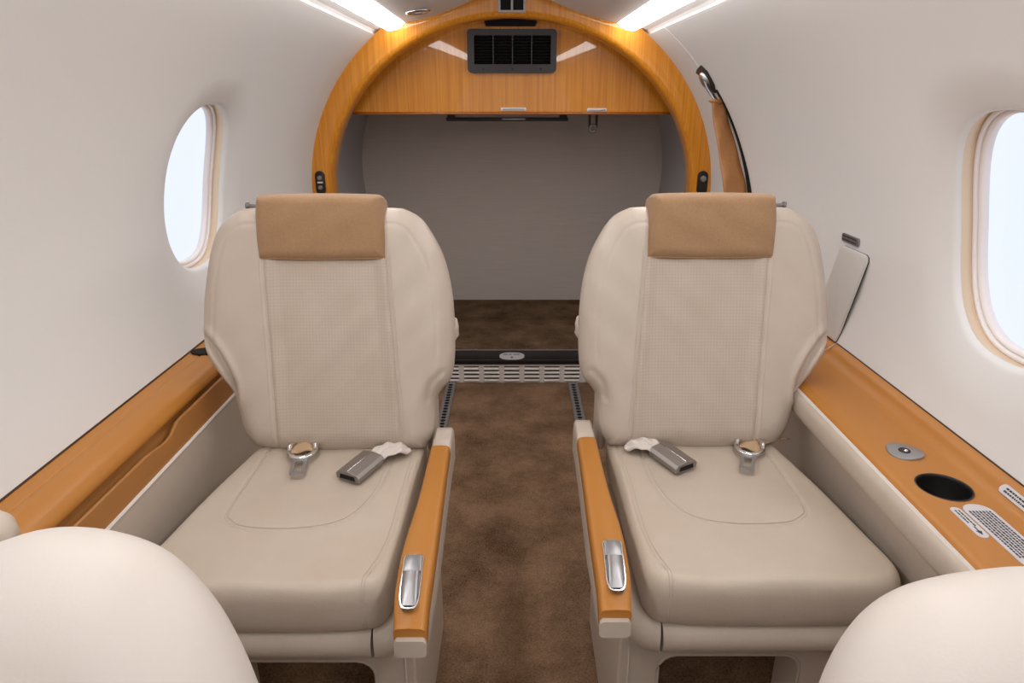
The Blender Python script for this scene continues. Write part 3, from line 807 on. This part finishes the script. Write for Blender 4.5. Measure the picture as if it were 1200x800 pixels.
# ------------------------------------------------------------------ seats
TR = 0.265; CA = 1 / math.hypot(1, TR); SA = TR * CA
BACK_OUT = [(0.25, 0.918), (0.385, 0.920), (0.525, 0.918), (0.562, 0.909), (0.592, 0.886), (0.613, 0.842), (0.629, 0.760), (0.635, 0.690), (0.633, 0.650), (0.623, 0.618), (0.600, 0.586), (0.580, 0.560), (0.571, 0.532), (0.562, 0.490), (0.542, 0.457), (0.51, 0.444),
            (0.38, 0.438), (0.21, 0.442), (0.184, 0.455), (0.170, 0.485), (0.166, 0.538), (0.156, 0.560), (0.137, 0.582), (0.128, 0.62), (0.127, 0.69), (0.132, 0.757), (0.145, 0.815), (0.163, 0.855), (0.19, 0.895), (0.22, 0.913)]
CUSH_OUT = [(0.192, 1.30), (0.189, 1.10), (0.189, 0.90), (0.192, 0.852), (0.204, 0.832), (0.225, 0.822), (0.30, 0.816), (0.45, 0.816), (0.55, 0.820), (0.574, 0.832), (0.587, 0.853), (0.590, 0.885), (0.582, 0.96), (0.562, 1.12), (0.535, 1.27), (0.525, 1.31), (0.40, 1.32), (0.25, 1.32)]

def make_seat(s, label, dx=0.005, dy=0.0, ady=0.0, front=False):
    """s=+1 right of the aisle, -1 left; dy shifts the whole seat forward/aft; front: plain-backed seat of the row ahead"""
    W = lambda x, y, z: (s * x + dx, y + dy, z)
    seat = thing('cabin_seat', label, 'seat', W(0.38, 1.1, 0.0), 'cabin seats')
    # --- base
    out = [(0.165, 0.0105), (0.512, 0.0105), (0.512, 0.328), (0.165, 0.328)]
    hole = rrect(0.346, 0.175, 0.232, 0.20, 0.03, 4)
    pts = []
    for x, z in hole:
        ddx, ddz = x - 0.346, z - 0.175
        k = min((0.512 - 0.346) / ddx if ddx > 1e-9 else ((0.165 - 0.346) / ddx if ddx < -1e-9 else 9), (0.328 - 0.175) / ddz if ddz > 1e-9 else ((0.0105 - 0.175) / ddz if ddz < -1e-9 else 9))
        pts.append((0.346 + ddx * k, 0.175 + ddz * k))
    for cc in out:
        i = min(range(len(pts)), key=lambda q: math.hypot(pts[q][0] - cc[0], pts[q][1] - cc[1])); pts[i] = cc
    n = len(hole); V = []; F = []
    for ring_, y in ((pts, 1.24), (pts, 0.872), ([(x + (0.346 - x) * 0.02, z) for x, z in pts], 0.868), (hole, 0.868), ([(x + (0.346 - x) * 0.02, z + (0.175 - z) * 0.02) for x, z in hole], 0.872), ([(x + (0.346 - x) * 0.02, z + (0.175 - z) * 0.02) for x, z in hole], 0.960)):
        V += [W(x, y, z) for x, z in ring_]
    for k in range(5):
        for i in range(n):
            j = (i + 1) % n; F.append((k * n + i, k * n + j, (k + 1) * n + j, (k + 1) * n + i))
    F.append(tuple(range(n)))
    base = obj('base', V, F, LEATHER, seat, angle=40)
    obj('recess_panel', *box_geo(W(0.346, 0.954, 0.175), (0.23, 0.010, 0.198)), CARPET_D, base, smooth=False, label='dark recessed panel in the base')
    obj('recess_lip', *tube_geo([W(x, 0.868, z) for x, z in hole], 0.003, 8, True), LEATHER, base)
    obj('seam', *tube_geo([W(0.181, 0.8665, 0.30), W(0.181, 0.8665, 0.02)], 0.0012, 6), THREAD, base)
    # --- rolls under the cushion
    obj('front_roll', *tube_geo([W(x, 0.842 + 0.004 * (x > 0.5), 0.3425) for x in np.linspace(0.222, 0.556, 12)], 0.026, 16, ry=0.0275, roundcap=False), LEATHER, seat, angle=60)
    obj('side_roll', *tube_geo([W(*p) for p in spline([(0.219, 0.842, 0.343), (0.205, 0.844, 0.344), (0.190, 0.856, 0.350), (0.182, 0.885, 0.358), (0.181, 0.95, 0.364), (0.181, 1.20, 0.364)], 5)], 0.0265, 16, ry=0.029), LEATHER, seat, angle=60)
    # --- cushion
    tongue = [(0.249, 1.26), (0.249, 1.214), (0.254, 1.105), (0.272, 1.027), (0.302, 0.984), (0.36, 0.968), (0.453, 0.970), (0.485, 0.985), (0.502, 1.014), (0.506, 1.114), (0.503, 1.221), (0.50, 1.26)]
    tl_ = spline(tongue, 5)
    edge_ = spline([(0.205, 1.27), (0.2065, 1.10), (0.207, 0.97), (0.213, 0.90), (0.224, 0.855)], 5)
    def cfeat(A, B, D):
        d = segdist(A, B, tl_); e = segdist(A, B, edge_)
        soft = 0.004 * np.sin(A * 31 + 1.7) * np.cos(B * 23) * 0.35
        inside = 0.0022 * sstep(0.0, 0.02, d)
        return -0.0022 * gauss(d, 0.0035) - 0.0022 * gauss(e, 0.003) + soft - 0.004 * sstep(0.10, 0.0, np.hypot(A - 0.38, B - 1.12) - 0.05)
    cp_ = spline(CUSH_OUT, 5, True)
    C = Pillow(cp_, lambda a, b, h: W(a, b, 0.410 + h), 0.045, 0.026, 0.044, p=2.6, feat=cfeat, ns=110, nt=120)
    (V, F), _ = C.geo()
    cu = obj('cushion', V, F, LEATHER_SEAT, seat)
    for off in (0.0, 0.0045):
        cc = (0.378, 1.15)
        q = [(x + (cc[0] - x) * off / 0.12, y + (cc[1] - y) * off / 0.18) for x, y in tl_]
        obj('stitching', *tube_geo([C.on(x, y, 0.0003) for x, y in q if y < 1.235], 0.0008, 5), THREAD, cu)
    for off in (0.0, 0.005):
        pth = [tuple(C.on(x + off, y, 0.0003)) for x, y in edge_]
        fx = 0.2265 + off; fp = [C.on(fx, y_, 0.0005) for y_ in (0.846, 0.838, 0.832, 0.8285, 0.826, 0.8242, 0.8232, 0.8226)]
        for y_ in (0.8230, 0.8245, 0.8270):
            d_ = float(C.dist(np.array([fx]), np.array([y_]))[0]); q_ = C.frame(fx, y_, -C.Tb * float(C.edge(np.array([d_]), C.r)[0])); fp.append(Vector(q_) + Vector((0, -0.0005, 0)))
        obj('stitching', *tube_geo(pth[:-1] + [tuple(v) for v in fp], 0.0008, 5), THREAD, cu)
    # --- backrest
    if not front:
        BF = lambda a, b, h: W(a, 1.27 + (b - 0.45) * TR - h * CA, b + h * SA)
        so, si = [(0.503, 0.918), (0.497, 0.80), (0.488, 0.62), (0.482, 0.50), (0.480, 0.44)], [(0.262, 0.918), (0.256, 0.80), (0.243, 0.62), (0.234, 0.50), (0.231, 0.44)]
        crease = spline([(0.622, 0.668), (0.606, 0.650), (0.590, 0.626), (0.577, 0.600), (0.569, 0.572), (0.567, 0.550)], 5)
        crease2 = spline([(0.606, 0.660), (0.580, 0.620), (0.562, 0.58)], 5)
        crease3 = spline([(0.150, 0.600), (0.172, 0.578), (0.180, 0.545)], 5)
        ol = spline(BACK_OUT, 4, True)
        def bfeat(A, B, D):
            xo = np.interp(B, [p[1] for p in so[::-1]], [p[0] for p in so[::-1]]); xi = np.interp(B, [p[1] for p in si[::-1]], [p[0] for p in si[::-1]])
            centre = sstep(0, 0.03, A - xi) * sstep(0, 0.03, xo - A)
            f = -0.007 * centre
            f = f - 0.0035 * gauss(A - xo, 0.0035) - 0.0035 * gauss(A - xi, 0.0035)
            f = f - 0.0020 * gauss(D - 0.034, 0.003) * sstep(0.60, 0.66, B)
            f = f - 0.011 * gauss(segdist(A, B, crease), 0.0065) - 0.003 * gauss(segdist(A, B, crease2), 0.006) + 0.005 * gauss(segdist(A, B, crease) - 0.014, 0.009) - 0.004 * gauss(segdist(A, B, crease3), 0.006)
            f = f + 0.0012 * np.sin(A * 60 + B * 25) * np.sin(B * 47 + A * 11) + 0.004 * sstep(0.66, 0.50, B) * centre
            return f
        Bk = Pillow(ol, BF, 0.052, 0.050, 0.050, p=2.2, feat=bfeat, ns=152, nt=130, rb=0.06, knots=[lambda b, l=l: float(np.interp(b, [p[1] for p in l[::-1]], [p[0] for p in l[::-1]])) for l in (si, so)])
        isc = lambda b: 0.455 < b < 0.87
        (V, F), g2 = Bk.geo(isc)
        back = obj('backrest', V, F, LEATHER, seat, fix=False)
        obj('back_panel', g2[0], g2[1], LEATHER_PERF, back, fix=False, label='perforated centre panel of the backrest')
        for ln, sg in ((so, 1), (si, -1)):
            for off in (0.0022, 0.0085):
                q = spline([(x + sg * off, z) for x, z in ln if z < 0.85] , 6)
                q = [(float(np.interp(z, [p[1] for p in ln[::-1]], [p[0] for p in ln[::-1]])) + sg * off, z) for z in np.linspace(0.452, 0.84, 60)]
                obj('stitching', *tube_geo([Bk.on(x, z, 0.0002) for x, z in q], 0.0006, 5), THREAD, back)
        # headrest pad wrapped over the top
        hx0, hx1 = 0.2585, 0.5125
        hout = [(hx0 - 0.001, 0.813), (hx0 - 0.006, 0.821), (hx0 - 0.003, 0.88), (hx0 + 0.003, 0.925), (hx0 + 0.009, 0.938), (hx0 + 0.03, 0.9415), (0.385, 0.943), (hx1 - 0.03, 0.9415), (hx1 - 0.006, 0.938), (hx1, 0.925), (hx1 + 0.002, 0.88), (hx1 - 0.001, 0.821), (hx1 - 0.006, 0.813), (0.385, 0.811)]
        def hfeat(A, B, D):
            return 0.0015 * np.sin(A * 70 + B * 40) * np.cos(B * 55 - A * 17) + 0.006 * sstep(0.82, 0.90, B)
        HF = lambda a, b, h: W(a, 1.27 + (b - 0.45) * TR - (h + 0.020) * CA, b + (h + 0.020) * SA)
        Hd = Pillow(spline(hout, 4, True), HF, 0.042, 0.026, 0.080, p=2.4, feat=hfeat, ns=60, nt=50, rb=0.04)
        (V, F), _ = Hd.geo(); hd = obj('headrest', V, F, TANCLOTH, seat, label='tan linen headrest pad')
        hm = [(hx0 + 0.004, 0.819), (0.385, 0.817), (hx1 - 0.010, 0.819)]
        obj('hem', *tube_geo([Hd.on(x, z, 0.0004) for x, z in spline(hm, 10)], 0.0014, 6), TANCLOTH, hd)
        # coat hook peg on the outboard shoulder
        pk = MB(); pk.add(*tube_geo([BF(0.515, 0.919, 0.0), BF(0.543, 0.923, 0.0)], [0.006, 0.0035], 10)); pk.add(*lathe_geo([(0.0005, -0.004), (0.006, -0.003), (0.006, 0.003), (0.0005, 0.004)], BF(0.544, 0.923, 0.0), 14, Vector((s, 0, 0))))
        pk.obj('coat_hook', GREYMETAL, seat)
        # latch cover on the aisle edge of the back
        lv = obj('recline_latch', *tube_geo([BF(0.1310, 0.664, 0.0), BF(0.1265, 0.672, 0.0), BF(0.1255, 0.688, 0.0), BF(0.1285, 0.700, 0.0)], [0.005, 0.006, 0.006, 0.005], 12, ry=[0.008, 0.010, 0.010, 0.008], roundcap=True), LEATHER, seat, label='small cream plastic latch cover')
        # hinge cheek in the notch under the aisle bolster
        obj('hinge_cover', *box_geo(W(0.180, 1.335, 0.50), (0.018, 0.08, 0.17), 0.008), LEATHER, seat)
    else:
        FT = 0.36; CF = 1 / math.hypot(1, FT); SF = FT * CF
        BF = lambda a, b, h: (a, 0.45 + (b - 0.81) * FT - h * CF, b + h * SF)
        P = front
        (V, F), _ = Pillow(spline(P, 5, True), BF, 0.060, 0.075, 0.055, p=2.0, ns=90, nt=90).geo()
        back = obj('backrest', V, F, SHELL, seat, label='plain smooth cream backrest')
        if s < 0:
            obj('side_wing', *tube_geo([BF(-0.600, 0.60, -0.03), BF(-0.585, 0.68, -0.05), BF(-0.545, 0.748, -0.075), BF(-0.505, 0.786, -0.085), BF(-0.478, 0.784, -0.085)], [0.035, 0.04, 0.044, 0.040, 0.026], 16, roundcap=True), LEATHER, seat, label='rounded outboard wing of the backrest')
    # --- armrest on the aisle side
    AW = lambda x, y, z: (s * x + dx * 0, y + dy + ady, z)
    def arm_sec(y):
        k = sstep(1.26, 0.69, y)
        xi = 0.161 + 0.006 * math.exp(-((y - 0.86) / 0.10) ** 2) - 0.005 * sstep(0.78, 0.69, y); xo = 0.127 - 0.010 * k
        return float(xi), float(xo)
    ys = [1.280, 1.276, 1.263] + list(np.linspace(1.25, 0.762, 30)) + [0.742, 0.727, 0.716, 0.709, 0.706]
    V = []; F = []
    for i, y in enumerate(ys):
        xi, xo = arm_sec(y)
        ef = float(sstep(0.706, 0.762, y)); er = float(sstep(1.284, 1.263, y))
        zt = 0.479 - 0.018 * (1 - ef) ** 2 - 0.006 * (1 - er); zb = 0.392 + 0.030 * float(sstep(0.95, 0.72, y)) + 0.012 * (1 - ef) ** 2
        if y > 1.18: zt += 0.010 * sstep(1.18, 1.19, y) * er
        sec_ = [(xi + 0.001, zb + 0.004), (xi + 0.001, zt - 0.005), (xi - 0.003, zt), (xo + 0.003, zt), (xo - 0.0005, zt - 0.003), (xo - 0.0015, zt + (zb - zt) * 0.3), (xo - 0.0015, zt + (zb - zt) * 0.8), (xo + 0.001, zt + (zb - zt) * 0.95), (xo + 0.006, zb), (xi - 0.004, zb)]
        V += [AW(a, y, b) for a, b in sec_]
    m_ = 10
    for i in range(len(ys) - 1):
        for j in range(m_): F.append((i * m_ + j, i * m_ + (j + 1) % m_, (i + 1) * m_ + (j + 1) % m_, (i + 1) * m_ + j))
    F += [tuple(range(m_))[::-1], tuple((len(ys) - 1) * m_ + j for j in range(m_))]
    arm = obj('armrest', V, F, LEATHER, seat, angle=50)
    V = []; F = []
    ys = [1.182, 1.180] + list(np.linspace(1.176, 0.762, 30)) + [0.744, 0.730, 0.720, 0.714, 0.712]
    for i, y in enumerate(ys):
        xi, xo = arm_sec(y); xi += 0.0015; e = 0.0 if y > 1.181 else 1.0
        ef = float(sstep(0.712, 0.757, y)); zt = 0.4915 - 0.016 * (1 - ef) ** 2; zb = 0.474 - 0.020 * (1 - ef) ** 2
        b = 0.0055
        sec_ = [(xi, zb - 0.004), (xi, zt - b), (xi - b * 0.35, zt - b * 0.3), (xi - b, zt), ((xi + xo) / 2, zt + 0.0012), (xo + b, zt), (xo + b * 0.35, zt - b * 0.3), (xo - 0.0005, zt - b), (xo - 0.0025, zb - 0.001), (xo, zb - 0.004)]
        V += [AW(a, y, c_ - (1 - e) * 0.002) for a, c_ in sec_]
    for i in range(len(ys) - 1):
        for j in range(m_): F.append((i * m_ + j, i * m_ + (j + 1) % m_, (i + 1) * m_ + (j + 1) % m_, (i + 1) * m_ + j))
    F += [tuple(range(m_))[::-1], tuple((len(ys) - 1) * m_ + j for j in range(m_))]
    obj('armrest_cap', V, F, ORANGE, arm, angle=60, label='caramel leather armrest cap')
    # recline lever: bezel, upper key, lower paddle
    lx = 0.144
    bz_in = rrect(0, 0, 0.0215, 0.096, 0.009, 6); 
    LVF = lambda zz: (lambda a, b, h: AW(lx + 0.0035 * (b / 0.055) + a, 0.783 + b, zz + h))
    bo = [(-0.0125, 0.056), (0.0125, 0.056), (0.0145, 0.03), (0.0145, -0.020), (0.0125, -0.042), (0.0075, -0.054), (-0.0075, -0.054), (-0.0125, -0.042), (-0.0140, -0.020), (-0.0140, 0.03)]
    bo = spline(bo, 4, True)
    bi = [(a * 0.88, b * 0.955 + 0.0005) for a, b in bo]
    lev = obj('lever_bezel', *ring_plate_geo(bo, bi, LVF(0.4915), 0.0035), CHROME, arm, smooth=False, label='chrome bezel of the recline lever')
    obj('lever_well', *plate_geo([(a * 0.93, b * 0.97) for a, b in bo], LVF(0.4915), 0.0012), VOID, arm, smooth=False)
    up = [(-0.0105, 0.0535), (0.0105, 0.0535), (0.0125, 0.048), (0.0130, 0.0165), (-0.0125, 0.0165), (-0.0122, 0.048)]
    obj('lever_key', *plate_geo(spline(up, 1, True), LVF(0.4925), 0.0070, 0.0024), ALU, arm, angle=35, label='upper silver key of the lever')
    V = []; F = []; n = 14
    for i in range(15):
        t_ = i / 14; b = 0.0135 - t_ * 0.060; w = 0.0120 - 0.0032 * max(0, t_ - 0.55) ** 1.5 * 3.0; h = 0.0095 - 0.0105 * max(0, (t_ - 0.35) / 0.65) ** 2.0
        for j in range(n):
            a = PI * j / (n - 1); V.append(LVF(0.4925)(w * math.copysign(abs(math.cos(a)) ** 0.6, math.cos(a)), b, max(0.0004, h) * math.sin(a) ** 0.6 if 0 < j < n - 1 else 0.0))
    for i in range(14):
        for j in range(n - 1): F.append((i * n + j, i * n + j + 1, (i + 1) * n + j + 1, (i + 1) * n + j))
    F += [tuple(range(n)), tuple(14 * n + j for j in range(n))[::-1]]
    obj('lever_paddle', V, F, ALU, arm, angle=50, label='lower silver paddle of the lever')
    if front: return seat
    # --- lap belt lying on the cushion
    zt = 0.4565
    if s < 0: bc, bd = (0.2985, 1.150), Vector((0.46, -0.888, 0)).normalized()
    else: bc, bd = (0.3035, 1.172), Vector((0.52, -0.854, 0)).normalized()
    bw = bd.cross(Vector((0, 0, 1))).normalized()
    def BU(a, b, h): return W(bc[0] + bd.x * a + bw.x * b, bc[1] + bd.y * a + bw.y * b, zt + h + 0.08 * (0.04 - a))
    secb = [(-0.0265, 0.0), (-0.0275, 0.010), (-0.022, 0.0155), (0.0, 0.0185), (0.022, 0.0155), (0.0275, 0.010), (0.0265, 0.0)]
    V = []; F = []; k = len(secb)
    for a, sc_ in ((-0.0385, 0.96), (-0.037, 1.0), (0.037, 1.0), (0.0385, 0.97)):
        V += [BU(a, b * sc_, h * sc_) for b, h in secb]
    for i in range(3):
        for j in range(k): F.append((i * k + j, i * k + (j + 1) % k, (i + 1) * k + (j + 1) % k, (i + 1) * k + j))
    F += [tuple(range(k)), tuple(3 * k + j for j in range(k))[::-1]]
    bk = obj('belt_buckle', V, F, STEEL, seat, smooth=False, label='dull steel belt buckle')
    obj('buckle_ridge', *tube_geo([BU(-0.036, 0.0, 0.0185), BU(0.036, 0.0, 0.0185)], 0.0011, 6), CHROME, bk)
    obj('buckle_mouth', *plate_geo([(-0.018, 0.0025), (0.018, 0.0025), (0.016, 0.011), (-0.016, 0.011)], lambda a, b, h: BU(0.0382 + h, a, b), 0.0012), VOID, bk, smooth=False)
    # crumpled white webbing behind the buckle
    V = []; F = []; nu, nv = 26, 16
    p0, p1 = (bc[0] - bd.x * 0.034, bc[1] - bd.y * 0.034), (0.222, 1.228)
    ex, ey = p1[0] - p0[0], p1[1] - p0[1]; el = math.hypot(ex, ey); px_, py_ = -ey / el, ex / el
    for i in range(nu):
        u = i / (nu - 1)
        for j in range(nv):
            v = j / (nv - 1) - 0.5
            wd = 0.040 + 0.008 * math.sin(PI * u)
            h = 0.008 + 0.015 * math.sin(PI * min(1.0, 0.12 + u * 0.88)) ** 0.8 * (1 - (2 * v) ** 2 * 0.55) + 0.0030 * math.sin(v * 21 + u * 8) + 0.002 * math.sin(u * 17 + v * 6)
            V.append(W(p0[0] + ex * u + px_ * v * wd, p0[1] + ey * u + py_ * v * wd, zt + h))
    for i in range(nu - 1):
        for j in range(nv - 1): F.append((i * nv + j, i * nv + j + 1, (i + 1) * nv + j + 1, (i + 1) * nv + j))
    wb = obj('belt_webbing', V, F, WEB, seat, label='crumpled white webbing behind the buckle')
    md_ = wb.modifiers.new('thickness', 'SOLIDIFY'); md_.thickness = 0.0022
    # tongue: ring and slotted plate
    if s < 0: tc, td = (0.428, 1.215), Vector((-0.16, -0.987, 0)).normalized()
    else: tc, td = (0.468, 1.215), Vector((-0.36, -0.933, 0)).normalized()
    tw = td.cross(Vector((0, 0, 1))).normalized()
    def TU(a, b, h): return W(tc[0] + td.x * a + tw.x * b, tc[1] + td.y * a + tw.y * b, zt + h)
    ringp = [(0.031 * math.sin(a_), 0.0255 * math.cos(a_)) for a_ in [2 * PI * q / 32 for q in range(32)]]
    tg = obj('belt_tongue', *tube_geo([TU(a, b, 0.010 + 0.007 * (a < 0)) for a, b in ringp], 0.0058, 10, True, ry=0.004), CHROME, seat, label='metal belt tongue with ring')
    o_ = rrect(0.060, 0, 0.062, 0.028, 0.004, 3); i_ = rrect(0.062, 0, 0.038, 0.014, 0.002, 3)
    obj('tongue_plate', *ring_plate_geo(o_, i_, lambda a, b, h: TU(a, b, 0.006 + h), 0.003), ALU, tg, smooth=False)
    V = []; F = []; nu, nv = 14, 8
    for i in range(nu):
        u = i / (nu - 1)
        for j in range(nv):
            v = j / (nv - 1) - 0.5
            a = 0.010 - 0.085 * u; b = v * 0.044 + (-0.055 if s > 0 else 0.012) * u * u
            V.append(TU(a, b, 0.010 + 0.006 * math.sin(PI * u) + 0.003 * math.sin(v * 7 + u * 4) - 0.006 * u))
    for i in range(nu - 1):
        for j in range(nv - 1): F.append((i * nv + j, i * nv + j + 1, (i + 1) * nv + j + 1, (i + 1) * nv + j))
    wb = obj('belt_webbing', V, F, TANWEB, seat, label='tan webbing behind the belt tongue')
    md_ = wb.modifiers.new('thickness', 'SOLIDIFY'); md_.thickness = 0.0022
    return seat

make_seat(-1, 'cream leather seat with tan headrest on the left of the aisle by the round window', dx=0.005, dy=-0.006, ady=0.006)
make_seat(1, 'cream leather seat with tan headrest right of the aisle beside the cup holder', dx=0.005, dy=0.007, ady=0.028)
FL = [(-0.412, 0.800), (-0.376, 0.811), (-0.346, 0.8135), (-0.312, 0.809), (-0.281, 0.798), (-0.257, 0.780), (-0.234, 0.754), (-0.214, 0.720), (-0.198, 0.682), (-0.186, 0.643), (-0.178, 0.60), (-0.176, 0.50), (-0.19, 0.43), (-0.26, 0.41), (-0.50, 0.41), (-0.56, 0.43), (-0.575, 0.50), (-0.575, 0.60), (-0.555, 0.69), (-0.51, 0.755), (-0.456, 0.786)]
FR = [(0.231, 0.665), (0.250, 0.713), (0.275, 0.747), (0.305, 0.767), (0.34, 0.777), (0.376, 0.782), (0.404, 0.784), (0.44, 0.782), (0.48, 0.772), (0.52, 0.748), (0.55, 0.70), (0.57, 0.64), (0.575, 0.50), (0.56, 0.43), (0.50, 0.41), (0.26, 0.41), (0.205, 0.43), (0.190, 0.50), (0.204, 0.58)]
make_seat(-1, 'smooth cream leather seat cut off at the lower left corner of the photo', dx=0.0, dy=-0.965, front=FL)
make_seat(1, 'smooth cream leather seat cut off at the lower right corner of the photo', dx=0.0, dy=-0.965, front=FR)

# ------------------------------------------------------------------ daylight, camera, view
w = bpy.data.worlds.new('daylight'); SC.world = w; w.use_nodes = True
bg = w.node_tree.nodes['Background']; bg.inputs['Color'].default_value = (0.86, 0.915, 1.0, 1); bg.inputs['Strength'].default_value = 1.2

cam = bpy.data.cameras.new('camera'); co = bpy.data.objects.new('camera', cam); COL.objects.link(co)
cam.sensor_width = 36.0; cam.lens = 24.0; cam.shift_x = -0.0025; cam.clip_start = 0.02
co.location = (0, 0, 1.13); co.rotation_euler = (math.radians(90 - 19.7354), 0, 0)
SC.camera = co
vs = SC.view_settings
vs.view_transform = 'Standard'; vs.look = 'None'; vs.gamma = 1.0; vs.exposure = -0.14; vs.use_curve_mapping = False
